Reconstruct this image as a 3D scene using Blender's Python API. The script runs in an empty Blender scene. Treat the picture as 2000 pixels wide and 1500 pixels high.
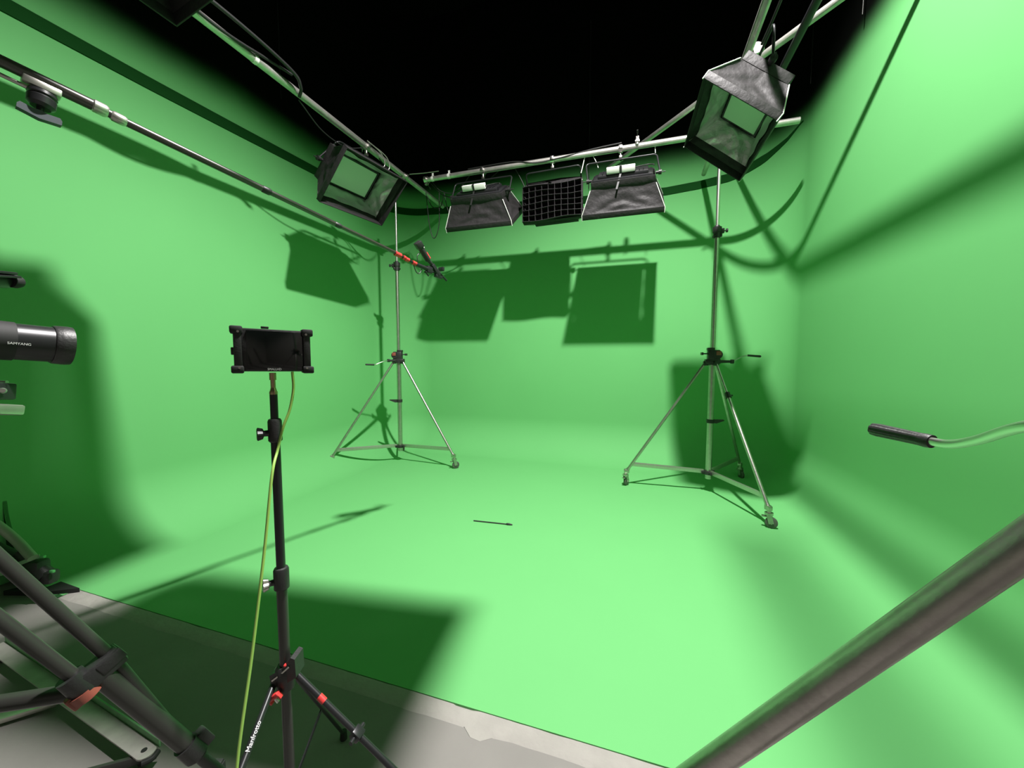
import bpy, bmesh, math, random
from mathutils import Vector, Matrix, noise
random.seed(7)
V = Vector
C = bpy.context.scene
COL = C.collection

# ------------------------------------------------------------------ camera
FPX = 750.0                       # focal length in pixels of the 2000 px wide frame
PITCH = math.atan(52/750.0)
YAW = math.atan(241/math.hypot(750, 52))
EYE = V((0, 0, 1.5))
cam = bpy.data.cameras.new('camera'); camo = bpy.data.objects.new('camera', cam); COL.objects.link(camo)
cam.sensor_fit = 'HORIZONTAL'; cam.sensor_width = 36; cam.lens = 36*FPX/2000; cam.clip_start = 0.02; cam.clip_end = 60
RT = V((math.cos(YAW), math.sin(YAW), 0))
FW = V((-math.sin(YAW)*math.cos(PITCH), math.cos(YAW)*math.cos(PITCH), -math.sin(PITCH)))
UP = RT.cross(FW)
M = Matrix((RT, UP, -FW)).transposed().to_4x4(); M.translation = EYE
camo.matrix_world = M
C.camera = camo
def eye(lat, h, d):               # metres to the right of, above and in front of the photographer's eye
    return EYE + RT*lat + UP*h + FW*d
def at(px, py, d):                # a sight line followed for d metres of depth
    return EYE + RT*((px-1000)/FPX*d) + UP*(-(py-750)/FPX*d) + FW*d

# ------------------------------------------------------------------ world, light, exposure
w = bpy.data.worlds.new('world'); C.world = w; w.use_nodes = True
w.node_tree.nodes['Background'].inputs[0].default_value = (0.8, 0.9, 1, 1)
w.node_tree.nodes['Background'].inputs[1].default_value = 0.0
C.view_settings.view_transform = 'Standard'; C.view_settings.look = 'None'
C.view_settings.gamma = 1; C.view_settings.exposure = 0.0
LAMP = V((0.30, 1.88, 6.1))
la = bpy.data.lights.new('key_light', 'AREA'); la.shape = 'DISK'; la.size = 0.2; la.energy = 970; la.color = (1, 0.97, 0.95)
lo = bpy.data.objects.new('key_light', la); COL.objects.link(lo); lo.location = LAMP
lo.rotation_euler = (math.radians(13), 0, math.radians(56))
C.cycles.max_bounces = 10; C.cycles.diffuse_bounces = 6

# ------------------------------------------------------------------ materials
def mat(name, col, rough=.6, metal=0, bump=0, bscale=60, var=0, vscale=4, spec=.5, coat=0, aniso=None):
    m = bpy.data.materials.new(name); m.use_nodes = True; nt = m.node_tree; n = nt.nodes; l = nt.links
    b = n['Principled BSDF']
    b.inputs['Base Color'].default_value = (*col, 1); b.inputs['Roughness'].default_value = rough
    b.inputs['Metallic'].default_value = metal; b.inputs['Specular IOR Level'].default_value = spec
    b.inputs['Coat Weight'].default_value = coat
    tc = n.new('ShaderNodeTexCoord')
    ns = n.new('ShaderNodeTexNoise'); ns.inputs['Scale'].default_value = vscale; ns.inputs['Detail'].default_value = 6
    l.new(tc.outputs['Object'], ns.inputs['Vector'])
    mx = n.new('ShaderNodeMix'); mx.data_type = 'RGBA'
    mx.inputs[6].default_value = (*[c*(1-var) for c in col], 1); mx.inputs[7].default_value = (*[min(1, c*(1+var)) for c in col], 1)
    l.new(ns.outputs[0], mx.inputs[0]); l.new(mx.outputs[2], b.inputs['Base Color'])
    if bump:
        nb = n.new('ShaderNodeTexNoise'); nb.inputs['Scale'].default_value = bscale; nb.inputs['Detail'].default_value = 4
        l.new(tc.outputs['Object'], nb.inputs['Vector'])
        bp = n.new('ShaderNodeBump'); bp.inputs['Strength'].default_value = bump; bp.inputs['Distance'].default_value = .01
        l.new(nb.outputs[0], bp.inputs['Height']); l.new(bp.outputs[0], b.inputs['Normal'])
    return m
GREEN = (0.130, 0.42, 0.142)
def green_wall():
    # green paint that fades into black paint a little over four metres up
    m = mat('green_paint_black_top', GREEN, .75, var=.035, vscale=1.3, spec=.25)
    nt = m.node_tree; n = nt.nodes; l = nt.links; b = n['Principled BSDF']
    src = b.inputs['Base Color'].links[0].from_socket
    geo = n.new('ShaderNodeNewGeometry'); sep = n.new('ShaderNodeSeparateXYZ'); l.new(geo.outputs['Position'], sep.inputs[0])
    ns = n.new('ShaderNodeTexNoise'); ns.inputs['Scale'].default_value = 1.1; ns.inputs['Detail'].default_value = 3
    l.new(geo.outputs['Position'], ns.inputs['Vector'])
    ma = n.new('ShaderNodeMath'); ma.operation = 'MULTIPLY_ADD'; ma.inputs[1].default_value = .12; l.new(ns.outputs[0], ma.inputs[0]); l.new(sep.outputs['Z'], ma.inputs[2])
    my_ = n.new('ShaderNodeMapRange'); my_.inputs['From Min'].default_value = 3.2; my_.inputs['From Max'].default_value = 1.4; my_.inputs['To Max'].default_value = .14; l.new(sep.outputs['Y'], my_.inputs['Value'])  # fade starts lower near the camera, the lamp's falloff put into the colour
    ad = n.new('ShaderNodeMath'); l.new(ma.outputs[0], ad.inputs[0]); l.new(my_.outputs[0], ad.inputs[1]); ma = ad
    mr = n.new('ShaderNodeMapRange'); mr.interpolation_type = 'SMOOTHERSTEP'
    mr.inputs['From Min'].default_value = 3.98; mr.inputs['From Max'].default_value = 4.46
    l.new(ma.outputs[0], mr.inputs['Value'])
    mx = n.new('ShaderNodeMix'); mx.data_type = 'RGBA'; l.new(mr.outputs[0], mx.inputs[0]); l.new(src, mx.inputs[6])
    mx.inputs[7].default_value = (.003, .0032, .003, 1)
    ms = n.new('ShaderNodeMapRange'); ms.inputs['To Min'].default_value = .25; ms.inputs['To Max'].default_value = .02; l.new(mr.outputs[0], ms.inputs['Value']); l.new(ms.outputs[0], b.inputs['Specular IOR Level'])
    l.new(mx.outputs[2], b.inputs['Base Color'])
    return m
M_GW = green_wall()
M_G = mat('green_paint', GREEN, .7, var=.035, vscale=1.3, spec=.25, bump=.05, bscale=25)
M_BLACKPAINT = mat('black_paint', (.003, .0032, .003), .9, var=.3, vscale=2, spec=.02)
M_DKGREEN = mat('dark_green', (.005, .05, .008), .85, var=.1, spec=.1)
M_CONC = mat('grey_concrete', (.215, .200, .19), .75, var=.16, vscale=3.2, bump=.12, bscale=40, spec=.3)
M_SCREED = mat('pale_screed', (.32, .30, .28), .8, var=.15, vscale=9, bump=.4, bscale=30, spec=.2)
M_DARKWALL = mat('warm_grey_paint', (.26, .235, .22), .85, var=.1)
M_STEEL = mat('worn_steel', (.50, .47, .44), .34, 1, var=.25, vscale=30, bump=.06, bscale=120)
M_PIPE = mat('galvanised_pipe', (.62, .60, .56), .42, .85, var=.3, vscale=14, bump=.08, bscale=70)
M_CHROME = mat('chrome', (.66, .64, .61), .3, 1, var=.05)
M_ALU = mat('brushed_aluminium', (.52, .50, .46), .36, .9, var=.12, vscale=40)
M_BLACK = mat('black_plastic', (.018, .018, .018), .45, var=.2, bump=.1, bscale=200)
M_BLACKM = mat('black_metal', (.022, .022, .024), .35, .3, var=.2)
M_RUBBER = mat('black_rubber', (.012, .012, .012), .7, var=.2)
M_FABRIC = mat('black_fabric', (.017, .015, .016), .6, var=.2, vscale=20, bump=.6, bscale=22, spec=.35)
M_SILVER = mat('silver_lining', (.62, .62, .62), .38, .9, var=.15, vscale=10, bump=1.0, bscale=16)
M_DIFF = mat('white_diffuser', (.62, .63, .61), .5, var=.02)
M_WHITE = mat('white_plastic', (.75, .73, .70), .5, var=.05)
M_RED = mat('red_plastic', (.62, .04, .04), .4, var=.1)
M_DRED = mat('rust_red_plastic', (.26, .07, .05), .4, var=.1)
M_TAPE = mat('white_tape', (.8, .79, .75), .7, var=.06)
M_CABLE = mat('black_cable', (.015, .015, .015), .5)
M_GCABLE = mat('lime_green_cable', (.30, .50, .10), .5, var=.1)
M_SCREEN = mat('dark_screen_glass', (.004, .005, .005), .08, spec=.5, coat=.3)
M_BRASS = mat('brass_stud', (.45, .33, .2), .3, 1, var=.1)
M_TRIPOD = mat('grey_black_tube', (.038, .038, .034), .38, .2, var=.15)
M_GBAR = mat('green_painted_metal', (.10, .42, .13), .5, .2, var=.15)
M_TEXT = mat('white_lettering', (.75, .75, .74), .6)
M_DTEXT = mat('grey_lettering', (.4, .4, .4), .6)
M_CARBON = mat('dark_glossy_tube', (.03, .025, .021), .28, var=.2, vscale=20, spec=.9)
M_WHEEL = mat('grey_wheel', (.10, .105, .09), .45, .3, var=.3, vscale=40)
M_GLASS = mat('lens_glass', (.01, .01, .015), .03, spec=1, coat=1)
M_BLUEGREY = mat('blue_grey_plastic', (.055, .065, .075), .42, var=.15)

# ------------------------------------------------------------------ mesh helpers
class MB:
    def __init__(s): s.v = []; s.f = []
    def add(s, vs, fs):
        o = len(s.v); s.v += [V(v) for v in vs]; s.f += [tuple(i+o for i in f) for f in fs]; return s
    def tube(s, p, q, r, r2=None, n=16, cap=True):
        return s.path([p, q], [r, r if r2 is None else r2], n, cap)
    def path(s, pts, r, n=12, cap=True):
        pts = [V(p) for p in pts]
        if not isinstance(r, (list, tuple)): r = [r]*len(pts)
        vs = []; t0 = None; u = None
        for i, p in enumerate(pts):
            a = (pts[i]-pts[i-1]).normalized() if i else (pts[1]-pts[0]).normalized()
            b = (pts[i+1]-pts[i]).normalized() if i < len(pts)-1 else a
            t = (a+b); t = t.normalized() if t.length > 1e-6 else a
            if u is None:
                u = t.orthogonal().normalized()
            else:
                u = (u - t*u.dot(t)).normalized()
            w_ = t.cross(u)
            k = 1/max(.5, math.sqrt(max(.05, (1+a.dot(b))/2)))
            for j in range(n):
                th = 2*math.pi*j/n
                vs.append(p + (u*math.cos(th)+w_*math.sin(th))*r[i]*(k if 0 < i < len(pts)-1 else 1))
        fs = []
        for i in range(len(pts)-1):
            for j in range(n):
                fs.append((i*n+j, i*n+(j+1) % n, (i+1)*n+(j+1) % n, (i+1)*n+j))
        if cap:
            fs.append(tuple(reversed(range(n)))); fs.append(tuple((len(pts)-1)*n+j for j in range(n)))
        return s.add(vs, fs)
    def lathe(s, p, axis, prof, n=32):          # prof = [(along, radius)]
        axis = V(axis).normalized(); p = V(p)
        return s.path2(p, axis, prof, n)
    def path2(s, p, t, prof, n):
        u = t.orthogonal().normalized(); w_ = t.cross(u); vs = []; fs = []
        for a, r in prof:
            for j in range(n):
                th = 2*math.pi*j/n; vs.append(p+t*a+(u*math.cos(th)+w_*math.sin(th))*max(r, 1e-4))
        for i in range(len(prof)-1):
            for j in range(n): fs.append((i*n+j, i*n+(j+1) % n, (i+1)*n+(j+1) % n, (i+1)*n+j))
        fs.append(tuple(reversed(range(n)))); fs.append(tuple((len(prof)-1)*n+j for j in range(n)))
        return s.add(vs, fs)
    def box(s, c, ax, ay, az, sx, sy, sz, b=.0):
        c = V(c); ax = V(ax).normalized(); ay = V(ay).normalized(); az = V(az).normalized()
        b = min(b, sx*.3, sy*.3, sz*.3)
        if b <= 0:
            vs = [c+ax*i*sx/2+ay*j*sy/2+az*k*sz/2 for k in (-1, 1) for j in (-1, 1) for i in (-1, 1)]
            return s.add(vs, [(0, 2, 3, 1), (4, 5, 7, 6), (0, 1, 5, 4), (2, 6, 7, 3), (0, 4, 6, 2), (1, 3, 7, 5)])
        # bevelled box: convex hull of three shells
        bm = bmesh.new(); bmesh.ops.create_cube(bm, size=1)
        for v in bm.verts: v.co = V((v.co.x*sx, v.co.y*sy, v.co.z*sz))
        bmesh.ops.bevel(bm, geom=list(bm.edges), offset=b, segments=2, affect='EDGES', profile=.5)
        bm.verts.index_update()
        vs = [c+ax*v.co.x+ay*v.co.y+az*v.co.z for v in bm.verts]
        fs = [tuple(v.index for v in f.verts) for f in bm.faces]; bm.free()
        return s.add(vs, fs)
    def bar(s, p, q, side, wd, th, b=.0):       # flat bar from p to q; wd along `side`
        p = V(p); q = V(q); t = (q-p).normalized(); side = V(side); side = (side-t*side.dot(t)).normalized()
        return s.box((p+q)/2, t, side, t.cross(side), (q-p).length, wd, th, b)
    def prism(s, pts, off):                     # polygon extruded by a vector
        n = len(pts); off = V(off); pts = [V(p) for p in pts]
        fs = [tuple(reversed(range(n))), tuple(range(n, 2*n))]
        fs += [(i, (i+1) % n, n+(i+1) % n, n+i) for i in range(n)]
        return s.add(pts+[p+off for p in pts], fs)
    def build(s, name, m, parent=None, smooth=True, angle=35):
        me = bpy.data.meshes.new(name)
        o = bpy.data.objects.new(name, me); COL.objects.link(o)
        org = V((0, 0, 0))
        if parent is not None:
            o.parent = parent
            org = ORG[parent.name]
        ORG[o.name] = org
        me.from_pydata([tuple(v-org) for v in s.v], [], s.f)
        bm = bmesh.new(); bm.from_mesh(me); bmesh.ops.recalc_face_normals(bm, faces=bm.faces); bm.to_mesh(me); bm.free()
        me.materials.append(m)
        if smooth:
            for p in me.polygons: p.use_smooth = True
            me.set_sharp_from_angle(angle=math.radians(angle))
        me.update()
        return o
ORG = {}
def thing(name, loc, label, cat, group=None):
    o = bpy.data.objects.new(name, None); COL.objects.link(o); o.location = loc; o.empty_display_size = .1
    o['label'] = label; o['category'] = cat
    if group: o['group'] = group
    ORG[o.name] = V(loc)
    return o
def tag(o, label, cat, group=None):
    o['label'] = label; o['category'] = cat
    if group: o['group'] = group
    return o
def struct(o): o['kind'] = 'structure'; return o
def plabel(o, t): o['label'] = t; return o
def arc(c, a, b, r, n=8):          # points on a bend from direction a to direction b about centre c
    a = V(a); b = V(b); return [V(c)+(a*math.cos(t*math.pi/2/n)+b*math.sin(t*math.pi/2/n))*r for t in range(n+1)]
def smooth_pts(pts, n=8):
    pts = [V(p) for p in pts]; out = []
    P = [pts[0]*2-pts[1]]+pts+[pts[-1]*2-pts[-2]]
    for i in range(1, len(P)-2):
        for k in range(n):
            t = k/n; a, b, c, d = P[i-1:i+3]
            out.append(.5*((2*b)+(c-a)*t+(2*a-5*b+4*c-d)*t*t+(3*b-a-3*c+d)*t**3))
    out.append(pts[-1]); return out

# ------------------------------------------------------------------ the cyclorama room
XL, XR, YB, RC, RF, ZT = -3.96, 1.76, 5.80, .66, .55, 6.9
YS = 1.42                           # where the green floor ends
def cyc(path, name, closed_bottom=True, m=None, foot=RF):
    # path: list of (x, y, nx, ny) wall points with inward normals
    prof = [(foot*(1-math.sin(a)), foot*(1-math.cos(a))) for a in [math.pi/2*i/20 for i in range(21)]]   # (distance from wall, height)
    prof += [(0, z) for z in (.8, 1.5, 2.4, 3.2, 3.7, 4.0, 4.3, 4.6, 5.2, ZT)]
    vs = []; fs = []
    for (x, y, nx, ny) in path:
        for d, z in prof: vs.append((x+nx*d, y+ny*d, z))
    k = len(prof)
    for i in range(len(path)-1):
        for j in range(k-1): fs.append((i*k+j, (i+1)*k+j, (i+1)*k+j+1, i*k+j+1))
    mb = MB(); mb.add(vs, fs)
    return struct(mb.build(name, m or M_GW, angle=60))
NA = 28
cl = [(XL+RC-RC*math.cos(a), YB-RC+RC*math.sin(a), math.cos(a), -math.sin(a)) for a in [math.pi/2*i/NA for i in range(NA+1)]]
cr = [(XR-RC+RC*math.sin(a), YB-RC+RC*math.cos(a), -math.sin(a), -math.cos(a)) for a in [math.pi/2*i/NA for i in range(NA+1)]]
YL = 1.33
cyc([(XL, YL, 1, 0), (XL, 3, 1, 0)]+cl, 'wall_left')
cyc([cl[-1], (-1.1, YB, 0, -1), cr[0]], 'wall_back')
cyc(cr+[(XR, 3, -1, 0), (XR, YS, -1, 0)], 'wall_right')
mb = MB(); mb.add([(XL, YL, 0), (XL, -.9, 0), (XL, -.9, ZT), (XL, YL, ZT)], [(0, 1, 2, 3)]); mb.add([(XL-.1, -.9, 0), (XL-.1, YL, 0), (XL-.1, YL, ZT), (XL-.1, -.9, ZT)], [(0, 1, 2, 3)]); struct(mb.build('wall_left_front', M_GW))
ca_ = [(XL+RF*(1-math.sin(a)), YL, RF*(1-math.cos(a))) for a in [math.pi/2*i/20 for i in range(21)]]
mb = MB(); mb.prism([(XL, YL, 0)]+ca_, (0, .02, 0)); struct(mb.build('trim_3', M_DKGREEN))
# flat part of the green floor: a slab with rounded far corners (the coves rise from it)
def corner_in(cx, cy, a0, a1):
    r = RC-RF
    return [(cx+r*math.cos(a0+(a1-a0)*i/8), cy+r*math.sin(a0+(a1-a0)*i/8)) for i in range(9)]
fl = [(XL+RF, YS), (XR-RF, YS)] + corner_in(XR-RC, YB-RC, 0, math.pi/2) + corner_in(XL+RC, YB-RC, math.pi/2, math.pi)
mb = MB(); mb.prism([(x, y, 0) for x, y in fl], (0, 0, -.1)); struct(mb.build('floor_green', M_G))
# grey studio floor in front of it
mb = MB(); mb.box((-1.1, (YS-.085-3.2)/2, -.06), (1, 0, 0), (0, 1, 0), (0, 0, 1), 9, YS-.085+3.2, .11); struct(mb.build('floor_grey', M_CONC))
# pale screed strip along the step, with an uneven front edge and chips
mb = MB(); N = 140; vs = []; fs = []
for i in range(N+1):
    x = XL-.1+(XR-XL+.2)*i/N
    jag = .010*noise.noise(V((x*5, 0, 0)))+.006*noise.noise(V((x*23, 3, 0)))
    chip = .03 if (-.62 < x < -.52) else 0
    vs += [(x, YS+.004, -.012), (x, YS-.004-max(0, jag)*.5-(.012 if -.68 < x < -.6 else 0), -.0005), (x, YS-.035-chip*.4, -.002+.002*noise.noise(V((x*30, 1, 1)))), (x, YS-.085+jag-chip, -.0045), (x, YS-.1, -.012)]
for i in range(N):
    for j in range(4): fs.append((i*5+j, (i+1)*5+j, (i+1)*5+j+1, i*5+j+1))
mb.add(vs, fs); struct(mb.build('trim_1', M_SCREED))
# dark green band following the wall just under the black paint
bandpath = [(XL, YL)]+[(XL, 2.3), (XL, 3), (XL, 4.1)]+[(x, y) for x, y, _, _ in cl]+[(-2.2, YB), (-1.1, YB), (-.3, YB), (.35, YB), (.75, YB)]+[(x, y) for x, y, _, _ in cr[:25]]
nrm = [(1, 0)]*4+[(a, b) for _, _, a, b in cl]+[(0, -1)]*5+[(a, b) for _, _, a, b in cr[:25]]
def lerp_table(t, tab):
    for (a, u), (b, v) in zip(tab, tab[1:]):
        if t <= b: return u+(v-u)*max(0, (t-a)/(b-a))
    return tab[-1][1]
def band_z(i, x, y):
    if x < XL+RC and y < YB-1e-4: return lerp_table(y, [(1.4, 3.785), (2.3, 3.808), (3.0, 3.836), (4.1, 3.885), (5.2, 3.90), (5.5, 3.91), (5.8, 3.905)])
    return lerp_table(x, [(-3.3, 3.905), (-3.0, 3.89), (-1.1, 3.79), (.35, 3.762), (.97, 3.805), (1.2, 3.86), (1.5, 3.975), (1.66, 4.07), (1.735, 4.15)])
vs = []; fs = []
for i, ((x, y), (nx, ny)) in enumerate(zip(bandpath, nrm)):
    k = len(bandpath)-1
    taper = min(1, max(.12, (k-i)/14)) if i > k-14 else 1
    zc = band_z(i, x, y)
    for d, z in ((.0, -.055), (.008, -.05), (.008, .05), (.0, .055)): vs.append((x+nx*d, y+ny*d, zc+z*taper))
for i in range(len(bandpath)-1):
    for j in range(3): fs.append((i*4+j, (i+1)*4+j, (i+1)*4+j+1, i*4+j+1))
mb = MB(); mb.add(vs, fs); struct(mb.build('trim_2', M_DKGREEN))
# rest of the building shell, black ceiling and dark walls behind the photographer
mb = MB(); mb.box((-1.1, 1.4, ZT+.05), (1, 0, 0), (0, 1, 0), (0, 0, 1), 9, 9.6, .1); struct(mb.build('ceiling', M_BLACKPAINT))
mb = MB(); mb.box((-1.1, -3.25, ZT/2), (1, 0, 0), (0, 1, 0), (0, 0, 1), 9, .1, ZT); struct(mb.build('wall_rear', M_DARKWALL))
mb = MB(); mb.box((-5.65, -.9, ZT/2), (1, 0, 0), (0, 1, 0), (0, 0, 1), .1, 4.7, ZT); struct(mb.build('wall_left_rear', M_DARKWALL))
mb = MB(); mb.box((XR+1.65, -.9, ZT/2), (1, 0, 0), (0, 1, 0), (0, 0, 1), .1, 4.7, ZT); struct(mb.build('wall_right_rear', M_DARKWALL))

# ------------------------------------------------------------------ overhead pipe grid
def pipe(name, p, q, r, m, label, group='scaffold pipes of the overhead grid', n=20):
    p = V(p); q = V(q); t = (q-p).normalized()
    mb = MB(); u = t.orthogonal().normalized(); w_ = t.cross(u)
    prof = [(0, r*.86), (0, r), ((q-p).length, r), ((q-p).length, r*.86), ((q-p).length-.08, r*.84)]
    mb.lathe(p, t, prof, n)
    return tag(mb.build(name, m), label, 'pipe', group)
ZP = 3.88
pipe('scaffold_pipe', (-2.95, .2, ZP), (-2.95, 5.62, ZP), .032, M_PIPE, 'long silver pipe running along the left wall, a softbox clamped to it')
pipe('scaffold_pipe', (-2.72, 4.72, ZP-.005), (1.52, 4.72, ZP-.005), .031, M_PIPE, 'silver pipe across the back carrying the three black softboxes')
pipe('scaffold_pipe', (.795, -.6, ZP+.07), (.795, 5.68, ZP+.0), .031, M_PIPE, 'pipe over the right stand, running from above the camera to the back wall')
pipe('scaffold_pipe', (1.155, -.6, 3.985), (1.155, 5.77, 3.985), .030, M_BLACKM, 'dark pipe crossing in front of the diagonal pipe at top right')
pipe('scaffold_pipe', (1.71, 3.20, 4.12), (-.40, 5.66, 4.12), .028, M_PIPE, 'diagonal bracing pipe descending from top right behind the back pipe')
pipe('scaffold_pipe', (.44, -.6, 5.0), (.44, 2.21, 5.0), .03, M_PIPE, 'unseen added pipe high above the camera, shading the floor')  # added out of view to cast the soft band on the floor

def clamp(c, t, down, label, rod=.0):
    c = V(c); t = V(t).normalized(); down = V(down).normalized(); s = t.cross(down)
    o = thing('pipe_clamp', c, label, 'clamp', 'metal clamps on the overhead pipes')
    mb = MB()
    mb.lathe(c-t*.022, t, [(0, .030), (0, .043), (.044, .043), (.044, .030)], 20)
    mb.box(c+s*.05, t, s, down, .04, .03, .035, .005)
    mb.tube(c+s*.055-down*.03, c+s*.055+down*.045, .006)
    mb.box(c+s*.055-down*.035, t, s, down, .02, .018, .015, .003)
    mb.box(c-s*.046, t, s, down, .036, .02, .04, .005)
    mb.build('collar', M_CHROME, o)
    m2 = MB(); m2.tube(c+down*.035, c+down*(.06+rod), .011); m2.box(c+down*(.055+rod), t, s, down, .034, .034, .03, .004)
    m2.build('spigot', M_STEEL, o)
    m3 = MB(); m3.tube(c+s*.05+down*.05, c+s*.10+down*.07, .005); m3.tube(c+s*.09+down*.062, c+s*.115+down*.078, .009)
    m3.build('handle', M_BLACK, o)
    return o
clamp((-2.95, 4.56, ZP), (0, 1, 0), (0, 0, -1), 'clamp on the left pipe at the corner, above the left stand')
clamp((-2.72, 4.72, ZP-.005), (1, 0, 0), (0, 0, -1), 'clamp at the left end of the back pipe, right of the left stand')
clamp((.80, 4.72, ZP), (0, 1, 0), (0, 0, -1), 'clamp joining the back pipe to the pipe over the right stand')
clamp((-.03, 4.72, ZP+.03), (1, 0, 0), (0, 0, 1), 'small clamp where the diagonal pipe crosses the back pipe')

def tape(c, t, r, label):
    o = MB(); c = V(c); t = V(t).normalized()
    o.lathe(c-t*.016, t, [(0, r), (0, r+.003), (.032, r+.003), (.032, r)], 20)
    # the loose tail of the tape sticking up
    o.box(c+V((0, -.002, r+.018)), t, (0, 1, 0), (0, 0, 1), .026, .004, .045)
    return tag(o.build('tape_band', M_TAPE), label, 'tape', 'white tape bands on the pipes')
tape((-2.62, 4.72, ZP-.005), (1, 0, 0), .031, 'white tape band on the back pipe, nearest the corner')
tape((-2.38, 4.72, ZP-.005), (1, 0, 0), .031, 'white tape band on the back pipe, between the corner and the first softbox')
tape((-2.95, 2.46, ZP), (0, 1, 0), .032, 'white tape band on the left pipe near the top of the picture')

# cables round the grid
def cable(pts, r, label, m=None, name='cable', group='black cables on the overhead grid', n=8):
    mb = MB(); mb.path(smooth_pts(pts, n), r, 8)
    return tag(mb.build(name, m or M_CABLE, angle=80), label, 'cable', group)
cable([(-2.95+.03, .3, ZP+.07), (-2.92, 1.5, ZP+.05), (-2.90, 2.1, ZP-.02), (-2.9, 2.55, ZP+.04), (-2.88, 2.75, ZP+.06)], .012, 'black cable draped along the left pipe near the top edge')
cable([(-2.9, 1.4, ZP+.09), (-2.86, 2.2, ZP+.10), (-2.84, 2.7, ZP+.06), (-2.86, 2.82, ZP+.0), (-2.92, 2.86, ZP-.05)], .014, 'thick cable ending in a connector on the left pipe beside white tape')
cable([(-2.97, 2.9, ZP-.04), (-3.0, 3.2, ZP-.14), (-2.98, 3.5, ZP-.15), (-2.93, 3.72, ZP-.06)], .005, 'thin cable sagging below the left pipe before the left softbox')
cable([(-2.92, 3.78, ZP+.05), (-2.86, 3.95, ZP-.02), (-2.86, 4.0, ZP-.14), (-2.92, 3.86, ZP-.17), (-2.97, 3.8, ZP-.05)], .006, 'grey cable loop hanging off the left pipe above the left softbox', M_ALU)
cable([(-2.92, 3.84, ZP+.05), (-2.84, 4.02, ZP-.03), (-2.84, 4.06, ZP-.15), (-2.9, 3.92, ZP-.19)], .006, 'second grey cable loop on the left pipe, right of the first', M_ALU)
cable([(-2.93, 4.0, ZP-.04), (-2.9, 4.2, ZP-.12), (-2.9, 4.35, ZP-.1), (-2.94, 4.5, ZP-.02)], .007, 'cable sagging between the left softbox and the corner clamp')
cable([(-2.90, 4.60, ZP+.04), (-2.7, 4.64, ZP+.045), (-2.5, 4.66, ZP+.05)], .006, 'pale cable lying across the corner of the pipes', M_ALU)
cable([(-2.66, 4.78, ZP-.02), (-2.55, 4.8, ZP-.14), (-2.36, 4.8, ZP-.19), (-2.2, 4.78, ZP-.1), (-2.1, 4.76, ZP-.01)], .006, 'black cable sagging in a shallow curve left of the first softbox')
cable([(-2.70, 4.80, ZP-.02), (-2.5, 4.84, ZP-.2), (-2.2, 4.86, ZP-.22), (-1.95, 4.84, ZP-.12), (-1.7, 4.78, ZP)], .006, 'black cable sagging lower behind the first softbox yoke')
cable([(-2.86, 4.95, ZP-.06), (-2.84, 5.0, ZP-.5), (-2.78, 5.02, ZP-.68), (-2.7, 5.02, ZP-.5), (-2.68, 5.0, ZP-.06)], .006, 'longest loop of black cable hanging behind the left stand')
cable([(-2.86, 4.98, ZP-.1), (-2.8, 5.02, ZP-.24), (-2.68, 5.02, ZP-.26), (-2.6, 5.0, ZP-.1)], .006, 'short loop of black cable hanging behind the left stand')
cable([(-2.6, 5.0, ZP-.08), (-2.56, 5.02, ZP-.3), (-2.46, 5.04, ZP-.52), (-2.42, 5.05, ZP-.56)], .006, 'loose cable end hanging right of the left stand')
cable([(-2.1, 4.70, ZP+.035), (-1.5, 4.69, ZP+.03), (-1.2, 4.684, ZP-.03), (-.9, 4.684, ZP-.015), (-.5, 4.70, ZP+.034), (-.2, 4.70, ZP+.05)], .007, 'black cable wound along the front of the back pipe')
cable([(-1.48, 4.76, ZP-.03), (-1.42, 4.8, ZP-.14), (-1.36, 4.8, ZP-.27)], .005, 'thin cable dropping to the first softbox from the back pipe')
cable([(-.62, 4.74, ZP-.03), (-.64, 4.74, ZP-.12), (-.66, 4.74, ZP-.2)], .005, 'short pale tail hanging from the back pipe between two softboxes', M_TAPE)
cable([(-.52, 4.74, ZP-.03), (-.48, 4.74, ZP-.11), (-.46, 4.74, ZP-.17)], .004, 'thin pale tail hanging left of the third softbox clamp', M_TAPE)
cable([(.16, 4.74, ZP-.03), (.165, 4.74, ZP-.1)], .004, 'tiny white string hanging from the back pipe right of the third clamp', M_TAPE)
cable([(.90, .6, ZP+.09), (.90, 2.0, ZP+.08), (.89, 3.2, ZP+.04), (.86, 3.5, ZP-.02)], .010, 'black cable hanging beside the pipe above the right softbox')
cable([(1.71, 5.05, 6.2), (1.71, 5.05, 5.0), (1.71, 5.05, 4.40)], .0028, 'faint hanging wire just right of the right softbox', M_TRIPOD, 'hanging_wire', 'thin wires hanging near the ceiling')
cable([(1.71, 4.03, 6.2), (1.71, 4.04, 5.0), (1.71, 4.06, 4.30)], .004, 'pale hanging wire at the top right above the green wall', M_TRIPOD, 'hanging_wire', 'thin wires hanging near the ceiling')
cable([(-.69, 5.77, 6.2), (-.69, 5.775, 5.0), (-.69, 5.775, 3.92)], .005, 'dark hanging wire on the back wall between softboxes', M_BLACKM, 'hanging_wire', 'thin wires hanging near the ceiling')
cable([(-3.92, 3.58, 6.2), (-3.92, 3.58, 5.0), (-3.92, 3.58, 4.45)], .004, 'faint vertical wire on the black wall above the left pipe', M_BLACKM, 'hanging_wire', 'thin wires hanging near the ceiling')

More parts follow.
